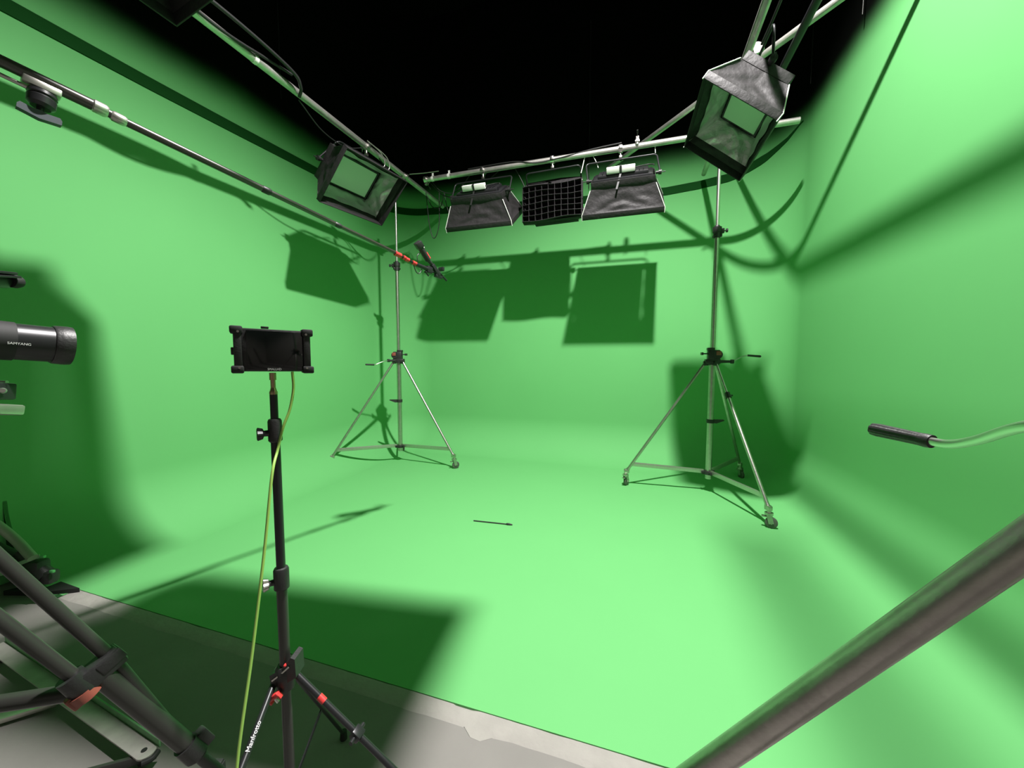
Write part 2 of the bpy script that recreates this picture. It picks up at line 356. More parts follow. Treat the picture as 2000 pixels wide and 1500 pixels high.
# ------------------------------------------------------------------ wind-up stands
def caster(o, foot, ang, toward):
    foot = V((foot[0], foot[1], 0)); a = V((math.cos(ang), math.sin(ang), 0)); s = V((-a.y, a.x, 0))
    f = MB()
    f.tube(foot+V((0, 0, .135)), foot+V((0, 0, .20)), .016); f.lathe(foot+V((0, 0, .118)), (0, 0, 1), [(0, .03), (0, .034), (.02, .034), (.02, .028)], 20)
    for k in (-1, 1): f.bar(foot+s*k*.022+V((0, 0, .125)), foot+a*.02+s*k*.022+V((0, 0, .045)), a, .04, .004)
    f.box(foot+V((0, 0, .122)), a, s, (0, 0, 1), .05, .05, .008, .002)
    f.tube(foot+a*.02+V((0, 0, .05))-s*.03, foot+a*.02+V((0, 0, .05))+s*.03, .007)
    f.box(foot-a*.03+V((0, 0, .10)), a, s, (0, 0, 1), .05, .03, .012, .003)
    cst = f.build('caster', M_STEEL, o)
    w_ = MB(); c0 = foot+a*.02+V((0, 0, .05))
    w_.lathe(c0-s*.014, s, [(0, .012), (0, .040), (.005, .0485), (.023, .0485), (.028, .042), (.028, .012)], 28)
    w_.build('wheel', M_WHEEL, cst)
def windup(center, feet, tops, cols, crank, collar_z, lever_z, lever_ang, label, front_leg=None, face=0, tophead=True):
    cx, cy = center; c = V((cx, cy, 0)); Z = V((0, 0, 1))
    o = thing('windup_stand', (cx, cy, 0), label, 'light stand', 'steel wind-up stands on casters')
    mb = MB(); mb.tube(c+Z*.17, c+Z*1.46, .031, n=24); mb.lathe(c+Z*.155, Z, [(0, .02), (0, .032), (.02, .034)], 24); mb.build('column', M_STEEL, o)
    mb = MB(); mb.tube(c+Z*1.45, c+Z*(collar_z+.01), .024, n=20); mb.build('middle_tube', M_STEEL, o)
    mb = MB(); mb.tube(c+Z*collar_z, c+Z*tops, .018, n=20); mb.build('upper_tube', M_CHROME, o)
    a = V((math.cos(face), math.sin(face), 0)); s = V((-a.y, a.x, 0))
    # gearbox head
    g = MB()
    g.box(c+Z*1.515+a*.01, a, s, Z, .12, .10, .13, .012); g.box(c+Z*1.455, a, s, Z, .15, .11, .05, .01)
    g.lathe(c+Z*1.42, Z, [(0, .045), (0, .058), (.03, .06), (.04, .045)], 24)
    g.lathe(c+Z*1.53+a*.045-s*.055, s, [(0, .03), (0, .045), (.11, .045), (.11, .03)], 24)
    for k in (-1, 1): g.tube(c+Z*1.54-a*.05+s*k*.03, c+Z*1.54-a*.1+s*k*.03, .007)
    g.box(c+Z*1.54-a*.105, a, s, Z, .018, .10, .03, .004); g.box(c+Z*1.59-a*.02, a, s, Z, .07, .09, .03, .006)
    gb = g.build('gearbox', M_BLACK, o)
    for k in (-1, 1):
        r = MB(); r.box(c+Z*1.545+a*.052+s*k*.058, a, s, Z, .05, .006, .045, .002); plabel(r.build('badge', M_DRED, gb), 'dark red badge')
    # leg lugs
    for i, f in enumerate(feet):
        f = V((f[0], f[1], 0)); d = (f-c); R = d.length; d.normalize(); sd = V((-d.y, d.x, 0))
        top = c+d*.075+Z*1.43; bot = f-d*.03+Z*.205
        lg = MB()
        if front_leg == i:
            lg.tube(top, top+(bot-top)*.30, .013, n=16)
            lg.tube(top+(bot-top)*.26, bot, .0185, n=20)
        else: lg.tube(top, bot, .0165, n=20)
        lg.tube(bot, bot+d*.022-Z*.03, .020, n=16); lg.box(bot+d*.02-Z*.03, d, sd, Z, .06, .04, .045, .008)
        lobj = lg.build('leg', M_STEEL, o)
        if front_leg == i:
            k = MB(); m_ = top+(bot-top)*.26; t = (bot-top).normalized(); k.lathe(m_-t*.03, t, [(0, .02), (0, .026), (.06, .028), (.06, .02)], 20); k.tube(m_+sd*.02, m_+sd*.05, .008); k.build('collar', M_BLACK, lobj)
        lug = MB(); lug.box(c+d*.065+Z*1.435, d, sd, Z, .05, .045, .05, .006); lug.tube(c+d*.08+Z*1.435-sd*.03, c+d*.08+Z*1.435+sd*.03, .007); lug.build('leg_bracket', M_BLACK, o)
        # horizontal brace, a flat channel
        pb = c+d*.05+Z*.235; t_ = (bot-top).normalized(); qb = top+(bot-top)*((1.43-.262)/(1.43-.205))
        br = MB(); br.bar(pb, qb, Z, .046, .018, .003); br.build('brace', M_ALU, o)
        caster(o, f+d*.0, math.atan2(d.y, d.x)+(.9 if i % 2 else -2.1), c)
    h = MB(); h.lathe(c+Z*.205, Z, [(0, .036), (0, .052), (.018, .056), (.036, .052), (.036, .036)], 24)
    for i, f in enumerate(feet):
        d = (V((f[0], f[1], 0))-c).normalized(); sd = V((-d.y, d.x, 0)); h.box(c+d*.058+Z*.225, d, sd, Z, .03, .05, .035, .004); h.tube(c+d*.062+Z*.235-sd*.035, c+d*.062+Z*.235+sd*.035, .008)
    h.build('hub', M_BLACK, o)
    # transport lever on the column
    la_ = V((math.cos(lever_ang), math.sin(lever_ang), 0)); lv = MB(); lv.lathe(c+Z*(lever_z-.02), Z, [(0, .032), (0, .040), (.04, .040), (.04, .032)], 24)
    ls = V((-la_.y, la_.x, 0)); lv.prism([c+Z*(lever_z-.02)+la_*.03-ls*.015, c+Z*(lever_z-.022)+la_*.06-ls*.015, c+Z*(lever_z+.012)+la_*.14-ls*.015, c+Z*(lever_z+.022)+la_*.13-ls*.015, c+Z*(lever_z+.02)+la_*.03-ls*.015], ls*.03)
    lv.build('lever', M_BLACK, o)
    # collar high on the column with knobs
    k = MB(); zc = collar_z
    k.lathe(c+Z*(zc-.09), Z, [(0, .026), (0, .034), (.05, .036), (.06, .044), (.11, .046), (.115, .03), (.13, .024)], 24)
    k.box(c+Z*(zc-.02)+a*.045, a, s, Z, .05, .035, .05, .006)
    for kk in (0, 2.1, 4.2): k.box(c+Z*(zc-.065)+V((math.cos(kk), math.sin(kk), 0))*.04, (math.cos(kk), math.sin(kk), 0), (-math.sin(kk), math.cos(kk), 0), Z, .02, .03, .03, .004)
    cc = k.build('locking_collar', M_BLACK, o)
    kb = MB(); kb.tube(c+Z*(zc-.02)+a*.06, c+Z*(zc-.02)+a*.09, .006); kb.lathe(c+Z*(zc-.02)+a*.085, a, [(0, .012), (0, .02), (.018, .02), (.018, .012)], 10); kb.build('knob', M_BLACK, cc)
    # crank: arm (bent rod) and grip
    pts = [V(p) for p in crank[:-1]]; tip = V(crank[-1]); e = pts[-1]
    d0 = (pts[0]-c); d0.z = 0
    sh = MB(); hub0 = c+Z*pts[0].z+d0.normalized()*.05
    sh.tube(hub0, pts[0], .018, .013); sh.lathe(pts[0]-(pts[0]-hub0).normalized()*.02, (pts[0]-hub0), [(0, .012), (0, .022), (.03, .022), (.03, .01)], 16); sh.build('crank_shaft', M_BLACK, o)
    ar = MB(); ar.path(smooth_pts(pts, 10), .0062 if tip.y > 2 else .0068, 14); arm = ar.build('crank_arm', M_CHROME, o, angle=60)
    gr = MB(); ax = (tip-e); L_ = ax.length; ax.normalize(); n = 40; u = ax.orthogonal().normalized(); w_ = ax.cross(u); R_ = .0125
    prof = [(-.008, .008), (-.008, .86), (0, .93), (L_*.1, .88), (L_*.5, .92), (L_*.85, .98), (L_*.96, .9), (L_, .55)]
    vs = []; fs = []
    for al, rr in prof:
        for j in range(n):
            th = 2*math.pi*j/n; rad = R_*rr*(1-.07*(1 if (j % 5) in (0, 1) and 0 < al < L_*.98 else 0)) if rr > .01 else .007
            vs.append(e+ax*al+(u*math.cos(th)+w_*math.sin(th))*rad)
    for i in range(len(prof)-1):
        for j in range(n): fs.append((i*n+j, i*n+(j+1) % n, (i+1)*n+(j+1) % n, (i+1)*n+j))
    fs.append(tuple(reversed(range(n)))); fs.append(tuple((len(prof)-1)*n+j for j in range(n)))
    gr.add(vs, fs); gr.build('crank_grip', M_BLACK, arm, angle=28)
    if tophead:
        t = MB(); t.tube(c+Z*(tops-.02), c+Z*(tops+.05), .014); t.lathe(c+Z*(tops-.04), Z, [(0, .02), (0, .027), (.05, .027), (.05, .02)], 20); t.box(c+Z*(tops-.01)+a*.035, a, s, Z, .04, .02, .02, .003); t.build('top_socket', M_STEEL, o)
    return o
windup((-3.205, 4.72), [(-3.83, 4.06), (-2.3, 4.62), (-3.55, 5.23)], 3.79, None,
       [(-3.275, 4.575, 1.455), (-3.31, 4.50, 1.44), (-3.36, 4.42, 1.405), (-3.375, 4.385, 1.40), (-3.43, 4.29, 1.405)],
       2.80, .88, math.radians(215), 'left steel wind-up stand on casters, holding the corner of the pipe grid', face=math.radians(200))
windup((.80, 4.66), [(-.08, 4.61), (1.15, 3.83), (1.27, 5.33)], 3.80, None,
       [(1.00, 4.68, 1.455), (1.05, 4.685, 1.485), (1.11, 4.69, 1.515), (1.15, 4.69, 1.52), (1.27, 4.70, 1.51)],
       2.86, .80, math.radians(0), 'right steel wind-up stand on casters, holding the back pipe', front_leg=1, face=math.radians(0))
third = windup((.48, .43), [(-.41, .67), (1.13, 1.08), (.72, -.46)], 3.9, None,
       [(.44, .55, 1.43), (.435, .607, 1.419), (.455, .70, 1.385), (.466, .765, 1.366), (.461, .806, 1.363), (.426, .889, 1.366)],
       2.7, .7, math.radians(30), 'steel wind-up stand close to the camera at right: crank handle and one leg visible', face=math.radians(97))

# ------------------------------------------------------------------ softboxes
def softbox(name, c, ux, uy, n, label, clamp_at, clamp_axis, W=.88, H=.6, D=.24, grid=False, yoke_off=.0, group='black fabric softboxes hung from the pipe grid', ballast=True, seed=1, cl_label='', closed_yoke=True, white_edges=True):
    c = V(c); ux = V(ux).normalized(); n = V(n).normalized(); uy = (V(uy)-n*V(uy).dot(n)).normalized(); ux = (ux-n*ux.dot(n)-uy*ux.dot(uy)).normalized()
    o = thing('softbox_light', c-n*D, label, 'softbox', group)
    bw, bh = W*.76, H*.62                   # back opening
    def P(a, b, d): return c+ux*a+uy*b-n*d
    def sheet(k, v0=0, inset=0, amp=.012, nu=26, nv=16):
        # one of the four trapezoid fabric panels, k = 0 bottom, 1 right, 2 top, 3 left
        cm = [(-W/2, -H/2), (W/2, -H/2), (W/2, H/2), (-W/2, H/2)]; cb = [(-bw/2, -bh/2), (bw/2, -bh/2), (bw/2, bh/2), (-bw/2, bh/2)]
        a0, a1 = cm[k], cm[(k+1) % 4]; b0, b1 = cb[k], cb[(k+1) % 4]
        nrm = ((ux*(a1[0]-a0[0])+uy*(a1[1]-a0[1])).cross(P(*b0, D)-P(*a0, 0))).normalized()
        mid = P(*( (a0[0]+a1[0])/2, (a0[1]+a1[1])/2 ), 0)
        if nrm.dot(mid-c) < 0: nrm = -nrm
        vs = []; fs = []
        for j in range(nv+1):
            v = v0+(1-v0)*j/nv
            for i in range(nu+1):
                u_ = i/nu
                pa = P(a0[0]+(a1[0]-a0[0])*u_, a0[1]+(a1[1]-a0[1])*u_, 0); pb = P(b0[0]+(b1[0]-b0[0])*u_, b0[1]+(b1[1]-b0[1])*u_, D)
                p = pa.lerp(pb, v)
                e = (4*u_*(1-u_))**.6*(4*v*(1-v))**.5
                # folds fanning out from the mouth corners
                ang = math.atan2(v+.12, min(u_, 1-u_)+.02); fold = math.sin(ang*13+seed*2+k)*.5+noise.noise(V((u_*6+seed*7, v*5, k*3)))*.9
                p = p+nrm*(fold*amp*e - .018*e - inset)
                vs.append(p)
        for j in range(nv):
            for i in range(nu): fs.append((j*(nu+1)+i, j*(nu+1)+i+1, (j+1)*(nu+1)+i+1, (j+1)*(nu+1)+i))
        return vs, fs
    sh = MB(); ln = MB()
    for k in range(4):
        sh.add(*sheet(k)); ln.add(*sheet(k, v0=.24, inset=.009))
    if grid:                                # flap of fabric folded over the top edge
        sh.add([P(-W/2, H/2, 0), P(W/2, H/2, 0), P(W/2*.97, H/2+.10, .05), P(.1, H/2+.125, .055), P(-W/2*.97, H/2+.12, .05)], [(0, 1, 2, 3, 4)])
    # outer band of the mouth (rigid hem) and its black inner face
    bd = .06
    for (a, b, ax_, ay_, L1) in ((0, -H/2, ux, uy, W), (0, H/2, ux, uy, W), (-W/2, 0, uy, ux, H), (W/2, 0, uy, ux, H)):
        sh.box(P(a, b, -bd/2+.006), ax_, ay_, n, L1+.008, .008, bd, .002)
    # back sleeve round the lamp body
    for (a, b, ax_, ay_, L1) in ((0, -bh/2, ux, uy, bw), (0, bh/2, ux, uy, bw), (-bw/2, 0, uy, ux, bh), (bw/2, 0, uy, ux, bh)):
        sh.box(P(a, b, D+.03), ax_, ay_, n, L1+.006, .006, .07, .002)
    so = sh.build('fabric_shell', M_FABRIC, o, angle=50)
    ln.build('inner_lining', M_FABRIC if grid else M_SILVER, o, angle=60)  # black lining in the grid box: shade behind the grid put into the colour
    if white_edges:
        for sx, sy in ((-1, -1), (1, -1), (1, 1), (-1, 1)):
            e = MB(); e.path([P(sx*W/2*1.004, sy*H/2*1.004, -bd), P(sx*W/2*1.006, sy*H/2*1.006, 0), P(sx*(bw/2+.012), sy*(bh/2+.012), D-.01)], .0045, 6)
            plabel(e.build('corner_rod', M_WHITE, o), 'pale corner rod')
    # lamp body
    b = MB(); b.box(P(0, 0, D+.035), ux, uy, n, bw*.95, bh*.93, .09, .012)
    b.box(P(0, 0, D+.09), ux, uy, n, bw*.8, bh*.7, .04, .01)
    for q in range(-5, 6): b.box(P(q*bw*.065, 0, D+.115), ux, uy, n, .006, bh*.55, .02)
    body = b.build('lamp_body', M_BLACKM, o)
    d_ = MB(); d_.box(P(0, 0, D-.013), ux, uy, n, bw*.83, bh*.82, .012, .003); d_.build('diffuser', M_FABRIC if grid else M_DIFF, o)  # diffuser blackened behind the grid as well, standing in for shade
    # yoke: inverted U carried by the clamp, pivoting on the ends of the body
    ca = V(clamp_at); top = ca+V((0, 0, -.115)); yz = V((0, 0, 1)); yr = .0095
    piv = [P(-bw/2-.055, 0, D+.05), P(bw/2+.055, 0, D+.05)]
    mid = (piv[0]+piv[1])/2
    ty = ux
    pl, prr = piv[0]-ux*0, piv[1]
    hL = top+(pl-mid); hR = top+(prr-mid)
    y = MB(); cr_ = .04
    dl = (pl-hL).normalized(); dx = (hR-hL).normalized()
    pts = [pl, hL+dl*cr_]+[hL+dl*cr_*(1-math.sin(t))+dx*cr_*(1-math.cos(t)) for t in (.4, .8, 1.2)]+[hL+dx*cr_, hR-dx*cr_]+[hR-dx*cr_*(1-math.sin(t))+dl*cr_*(1-math.cos(t)) for t in (.4, .8, 1.2)]+[hR+dl*cr_, prr]
    y.path(pts, yr, 12)
    yo = y.build('yoke', M_BLACKM, o)
    for s_, p_ in ((-1, pl), (1, prr)):
        kn = MB(); kn.lathe(p_-ux*s_*.045, ux*s_, [(0, .012), (0, .016), (.03, .016), (.03, .026), (.06, .026), (.06, .012)], 12)
        kn.tube(p_+ux*s_*.01, p_+ux*s_*.055, .005); kn.build('knob', M_BLACK, yo)
    if ballast:
        bb = MB(); q0 = P(-.02, -bh*.30, D+.15)
        bb.box(q0, ux, n, uy, .30, .065, .05, .006)
        for sgn in (-1, 1): bb.box(q0+uy*.026+n*.015*sgn, ux, n, uy, .295, .012, .006, .002)
        bl = bb.build('ballast', M_WHITE, o); plabel(bl, 'off-white power supply')
        st = MB(); st.box(q0, ux, n, uy, .026, .072, .058, .003); st.bar(q0-uy*.02+n*.035, P(-.06, -bh*.5-.05, D-.02), ux, .02, .005); st.build('strap', M_BLACK, bl)
        cb = MB(); cb.path(smooth_pts([q0+ux*.15, q0+ux*.22+uy*.03, q0+ux*.28+uy*.05, q0+ux*.33+uy*.02, q0+ux*.34-uy*.04]), .006, 8); cb.build('power_lead', M_CABLE, bl)
    if grid:
        g = MB(); gd = .085
        nx_, ny_ = 9, 6
        sag = lambda a: .012*math.sin(a*7)
        for i in range(nx_+1):
            a = -W/2+.004+(W-.008)*i/nx_
            g.box(P(a, sag(a), -.05), uy, n, ux, H-.01, gd, .003)
        for j in range(ny_+1):
            b_ = -H/2+.004+(H-.008)*j/ny_
            vs = []; fs = []
            for i in range(19):
                a = -W/2+W*i/18; bb_ = b_+.010*math.sin(a*9+j*.6)
                vs += [P(a, bb_, -.05-gd/2), P(a, bb_, -.05+gd/2), P(a, bb_+.003, -.05+gd/2), P(a, bb_+.003, -.05-gd/2)]
            for i in range(18):
                for k in range(4): fs.append((i*4+k, i*4+(k+1) % 4, (i+1)*4+(k+1) % 4, (i+1)*4+k))
            g.add(vs, fs)
        g.build('egg_crate_grid', M_FABRIC, o)
    if cl_label: clamp(ca, clamp_axis, (0, 0, -1), cl_label, rod=.035)
    return o
softbox('a', (-1.91, 4.80, 3.32), (1, 0, 0), (0, .83, .557), (0, .557, -.83), 'leftmost black softbox on the back pipe, tilted towards the back wall', (-1.9, 4.72, ZP-.005), (1, 0, 0), seed=1, cl_label='clamp carrying the leftmost softbox on the back pipe')
softbox('c', (-.175, 4.79, 3.28), (1, .005, 0), (0, .832, .555), (0, .555, -.832), 'widest black softbox on the back pipe, rightmost of its row', (-.21, 4.72, ZP-.005), (1, 0, 0), seed=3, cl_label='clamp carrying the widest softbox beside the diagonal pipe')
softbox('b', (-1.015, 4.82, 3.395), (1, .0, .02), (-.02, .07, 1), (.0, -1, .07), 'middle black softbox fitted with a fabric egg-crate grid, between two others', (-1.0, 4.72, ZP-.005), (1, 0, 0), W=.735, H=.43, D=.22, grid=True, seed=5, ballast=False, cl_label='clamp carrying the softbox with the egg-crate grid')
softbox('l', (-2.875, 3.646, 3.347), (.111, .993, .036), (.682, -.102, .724), (.723, -.056, -.689), 'black softbox under the left pipe, open mouth showing green reflections', (-2.95, 3.80, ZP), (0, 1, 0), seed=2, cl_label='clamp carrying the left softbox on the left pipe', ballast=False, white_edges=False)
softbox('r', (.675, 3.615, 3.334), (0, 1, 0), (.783, .007, -.622), (-.622, -.043, -.782), 'largest-looking softbox at upper right, its grey fabric side brightly lit', (.85, 3.62, ZP+.03), (0, 1, 0), seed=4, cl_label='bright clamp above the upper right softbox')
softbox('t', (-1.80, 1.07, 3.19), (1, .03, .22), (0, 1, 0), (.22, .02, -1), 'black softbox cut off by the top edge at upper left', (-1.80, 1.07, 3.80), (1, 0, 0), W=.66, H=.58, seed=6, ballast=False, white_edges=False)
for hx, hy, hl in ((-1.56, 1.59, 'short hanging bar over the left overhead softbox, out of sight'), (-.50, 1.67, 'short hanging bar over the softbox above the photographer, out of sight')):
    o = thing('hanging_bar', (hx, hy, 4.25), hl, 'pipe')
    mb = MB(); mb.tube((hx-.14, hy, 4.25), (hx+.14, hy, 4.25), .03, n=20); mb.build('crossbar', M_PIPE, o)
    mb = MB(); mb.tube((hx, hy, 4.28), (hx, hy, ZT), .012); mb.build('drop_rod', M_STEEL, o)
pipe('scaffold_pipe', (-3.1, 1.07, 3.80), (-.9, 1.07, 3.80), .03, M_PIPE, 'pipe above the left foreground softbox, out of sight')
softbox('u', (-1.565, 1.59, 3.77), (1, .05, 0), (-.05, 1, 0), (0, 0, -1), 'softbox hanging above the camera on the left, out of sight', (-1.56, 1.59, 4.25), (1, 0, 0), W=.80, H=.60, seed=8, ballast=False)
softbox('o', (-.555, 1.665, 3.62), (1, .13, 0), (-.13, 1, 0), (0, .0, -1), 'softbox hanging above the photographer, out of sight', (-.50, 1.67, 4.25), (1, 0, 0), W=.79, H=.45, seed=7, ballast=False)

# the studio lamp that lights the set, hung from the ceiling above the camera
o = thing('studio_lamp', LAMP+V((0, 0, .03)), 'round black studio lamp hung from the ceiling above the camera', 'lamp')
mb = MB(); mb.lathe(LAMP+V((0, 0, .012)), (0, 0, 1), [(0, .06), (0, .13), (.03, .15), (.25, .15), (.32, .08), (.32, .02)], 32); mb.build('housing', M_BLACKM, o)
SKR, SKH = .248, .160
mb = MB(); mb.lathe(LAMP+V((0, 0, -SKH)), (0, 0, 1), [(.0, SKR), (.0, SKR+.004), (SKH+.03, SKR+.004), (SKH+.034, .14), (SKH+.03, .135), (SKH+.026, SKR), (0, SKR)], 64); del mb.f[-2:]; mb.build('added_skirt', M_BLACKPAINT, o)  # unseen skirt, shaped to dim the lamp's light on the upper walls
mb = MB(); mb.tube(LAMP+V((0, 0, .33)), (LAMP.x, LAMP.y, ZT-.01), .015); mb.build('drop_rod', M_STEEL, o)

# ------------------------------------------------------------------ boom pole with microphone
b0 = V((-1.82, .55, 2.392)); T0 = V((-1.982, .751, 2.461)); T1 = V((-1.435, 2.78, 2.106))
def boomp(px, py):                  # where a sight line meets the pole's vertical plane
    n_ = (T1-T0).cross(V((0, 0, 1))); d = at(px, py, 1)-EYE; return EYE+d*((T0-EYE).dot(n_)/d.dot(n_))
bl = [boomp(-60, 92), boomp(5, 121), boomp(195, 212), boomp(232, 232), boomp(520, 372), boomp(660, 440), boomp(775, 495)]
o = thing('boom_pole', bl[0], 'long silver and black telescopic boom pole reaching in from the left', 'boom pole')
sec = [(0, 2, .0195, M_CARBON), (2, 4, .0145, M_CARBON), (4, 5, .0130, M_CARBON), (5, 6, .0115, M_CARBON)]
for i, j, r, m in sec:
    mb = MB(); mb.path(bl[i:j+1], r, 18); mb.build('pole_section', m, o)
for k, i in enumerate((2, 3, 4, 5)):
    t = (bl[i+1]-bl[i-1]).normalized(); rr = [.0225, .0190, .0170, .0145][k]; mb = MB(); mb.lathe(bl[i]-t*.022, t, [(0, rr*.8), (.006, rr), (.036, rr), (.044, rr*.8)], 18); mb.build('twist_lock', M_ALU if k < 2 else M_BLACK, o)
# yoke end and second rod at the left end
t = (bl[2]-bl[1]).normalized(); dn = V((0, 0, -1)); dn = (dn-t*dn.dot(t)).normalized(); sd = t.cross(dn)
mb = MB(); mb.box(bl[1]-t*.035+dn*.02, t, dn, sd, .045, .06, .036, .004); mb.build('end_block', M_ALU, o)
mb = MB(); mb.tube(bl[1]-t*.06+dn*.042, bl[1]+t*.10+dn*.046, .0065); mb.build('lower_rod', M_STEEL, o)
# tilt head and big wing knob hanging under the pole
hc = boomp(84, 178); mb = MB(); mb.box(hc-dn*.010-t*.004, t, dn, sd, .088, .024, .045, .004); mb.build('mount_plate', M_ALU, o)
mb = MB(); mb.lathe(hc+dn*.008, dn, [(0, .026), (0, .034), (.010, .036), (.014, .031), (.020, .035), (.042, .034), (.052, .024)], 28)
mb.tube(hc+dn*.05, hc+dn*.08, .010); mb.build('pivot', M_BLACKM, o)
mb = MB(); kc = hc+dn*.086
pts = [(-.062, -.006), (-.055, -.014), (-.02, -.010), (0, -.013), (.02, -.010), (.055, -.014), (.062, -.006), (.062, .008), (.03, .012), (0, .016), (-.03, .012), (-.062, .008)]
mb.prism([kc+(t*a*.80)+dn*b-sd*.013 for a, b in pts], sd*.026); mb.build('wing_knob', M_BLUEGREY, o)
for k in (-.018, .016):
    mb = MB(); mb.tube(hc-dn*.012+t*k, hc-dn*.035+t*k, .006); mb.build('bolt', M_STEEL, o)
# red tape rings near the tip
e0 = bl[6]; tt = (bl[6]-bl[5]).normalized()
for k, (px, py, ln_) in enumerate(((777, 497, .05), (789, 503, .018), (795, 507, .03), (809, 514, .035))):
    p = boomp(px, py); mb = MB(); mb.lathe(p-tt*ln_/2, tt, [(0, .011), (0, .0165 if k == 0 else .0145), (ln_, .0165 if k == 0 else .0145), (ln_, .011)], 16); plabel(mb.build('tape_ring', M_RED, o), 'red tape ring')
pE = boomp(838, 527); mb = MB(); mb.tube(bl[6], boomp(812, 516), .0095); mb.tube(boomp(812, 516), pE, .0145, .016); mb.box(pE, tt, dn, sd, .05, .05, .03, .006); mb.build('tip_mount', M_BLACKM, o)
# microphone rig held at the tip
mc = boomp(845, 520)
o = thing('microphone_rig', mc, 'small black microphone with red grips clamped at the tip of the boom pole', 'microphone')
m0, m1, m2, m3 = boomp(819, 480), boomp(836, 508), boomp(858, 533), boomp(872, 548)
ax = (m1-m0).normalized()
mb = MB(); mb.tube(m0, m1, .022, n=20); mb.box(m0-ax*.005, ax, ax.orthogonal(), ax.cross(ax.orthogonal()), .05, .05, .05, .006); mb.tube(m1, m2, .014, .010); mb.build('microphone_body', M_BLACK, o)
mb = MB(); mb.tube(m2, m3, .008, n=14); mb.build('microphone_tip', M_BLACKM, o)
mb = MB(); mb.box(m0.lerp(m1, .25)+sd*-.0+V((.0, -.0, .026)), ax, sd, ax.cross(sd), .04, .03, .012, .002); plabel(mb.build('label_plate', M_WHITE, o), 'white plate')
for f in (.75, .95):
    p = m0.lerp(m1, f); mb = MB(); mb.lathe(p-ax*.012+V((0, 0, .012)), ax, [(0, .01), (0, .02), (.024, .02), (.024, .01)], 12)
    plabel(mb.build('grip_ring', M_RED, o), 'red ring')
mb = MB(); mb.box(boomp(850, 528), ax, sd, ax.cross(sd), .10, .035, .03, .004); mb.box(boomp(856, 540), tt, sd, tt.cross(sd), .07, .03, .025, .004); mb.tube(boomp(830, 531), boomp(852, 531), .008); mb.tube(boomp(831, 531), boomp(837, 539), .006); mb.box(boomp(862, 526), tt, sd, dn, .02, .05, .03, .003); mb.build('suspension_mount', M_BLACKM, o)
mb = MB(); mb.path(smooth_pts([boomp(808, 518), boomp(813, 531), boomp(819, 534), boomp(824, 526)]), .0035, 8); mb.path(smooth_pts([boomp(820, 494), boomp(815, 500), boomp(816, 512)]), .003, 8); mb.build('microphone_lead', M_CABLE, o)

# ------------------------------------------------------------------ field monitor on its light stand
mTL, mTR, mBL, mBR = at(456, 638, 1.0), at(606, 646, 1.10), at(459, 727, 1.0), at(607, 727, 1.10)
mx = (mBR-mBL).normalized(); mz = V((0, 0, 1)); my = mz.cross(mx).normalized()     # my points away from the viewer
mw = (mBR-mBL).length; mh = .118; mc = (mBL+mBR)/2+mz*mh/2
o = thing('field_monitor', mc-mz*mh/2, 'black field monitor with dark screen mounted on the light stand', 'monitor')
mb = MB(); mb.box(mc+my*.02, mx, my, mz, mw, .036, mh*.97, .004); mb.box(mc+my*.045, mx, my, mz, mw*.6, .02, mh*.6, .004)
mb.box(mc-mx*(mw/2)+my*.02-mz*.004, mx, my, mz, .014, .03, .02, .002); mb.build('case', M_BLACK, o)
mb = MB(); mb.box(mc-my*.0005+mx*.004, mx, my, mz, mw-.046, .003, mh*.88, .001); mb.build('screen', M_SCREEN, o)
for sx in (-1, 1):
    mb = MB(); mb.box(mc+mx*sx*(mw/2-.008)+my*.016, mx, my, mz, .018, .044, mh*.94, .003); mb.build('side_rail', M_BLACK, o)
    for sz in (-1, 1):
        mb = MB(); mb.box(mc+mx*sx*(mw/2-.006)+mz*sz*(mh/2-.007)+my*.016, mx, my, mz, .028, .05, .020, .004); mb.build('corner_bumper', M_RUBBER, o)
        mb = MB(); q = mc+mx*sx*(mw/2-.010)+mz*sz*(mh/2-.012)-my*.010; mb.tube(q, q-my*.002, .003); mb.build('screw', M_STEEL, o)
mb = MB(); mb.box(mc-mx*.018+mz*(mh/2+.003)+my*.02, mx, my, mz, .018, .012, .006, .001); mb.build('top_button', M_BLACK, o)
def text(s, name, p, x, z, h, m, parent, ext=.0004):
    cu = bpy.data.curves.new(name, 'FONT'); cu.body = s; cu.size = h; cu.extrude = ext; cu.align_x = 'CENTER'; cu.align_y = 'CENTER'
    to = bpy.data.objects.new(name, cu); COL.objects.link(to)
    x = V(x).normalized(); z = (V(z)-x*V(z).dot(x)).normalized(); y = x.cross(z)
    mm = Matrix((x, z, y)).transposed().to_4x4(); mm.translation = V(p)-ORG[parent.name]
    dg = bpy.context.evaluated_depsgraph_get(); me = bpy.data.meshes.new_from_object(to.evaluated_get(dg)); bpy.data.objects.remove(to)
    me.transform(mm); me.materials.clear(); me.materials.append(m)
    no = bpy.data.objects.new(name, me); COL.objects.link(no); no.parent = parent; ORG[no.name] = ORG[parent.name]
    return no
text('SMALLHD', 'lettering', mc-my*.0030-mz*(mh/2-.008)+mx*.0, mx, mz, .0075, M_TEXT, o)

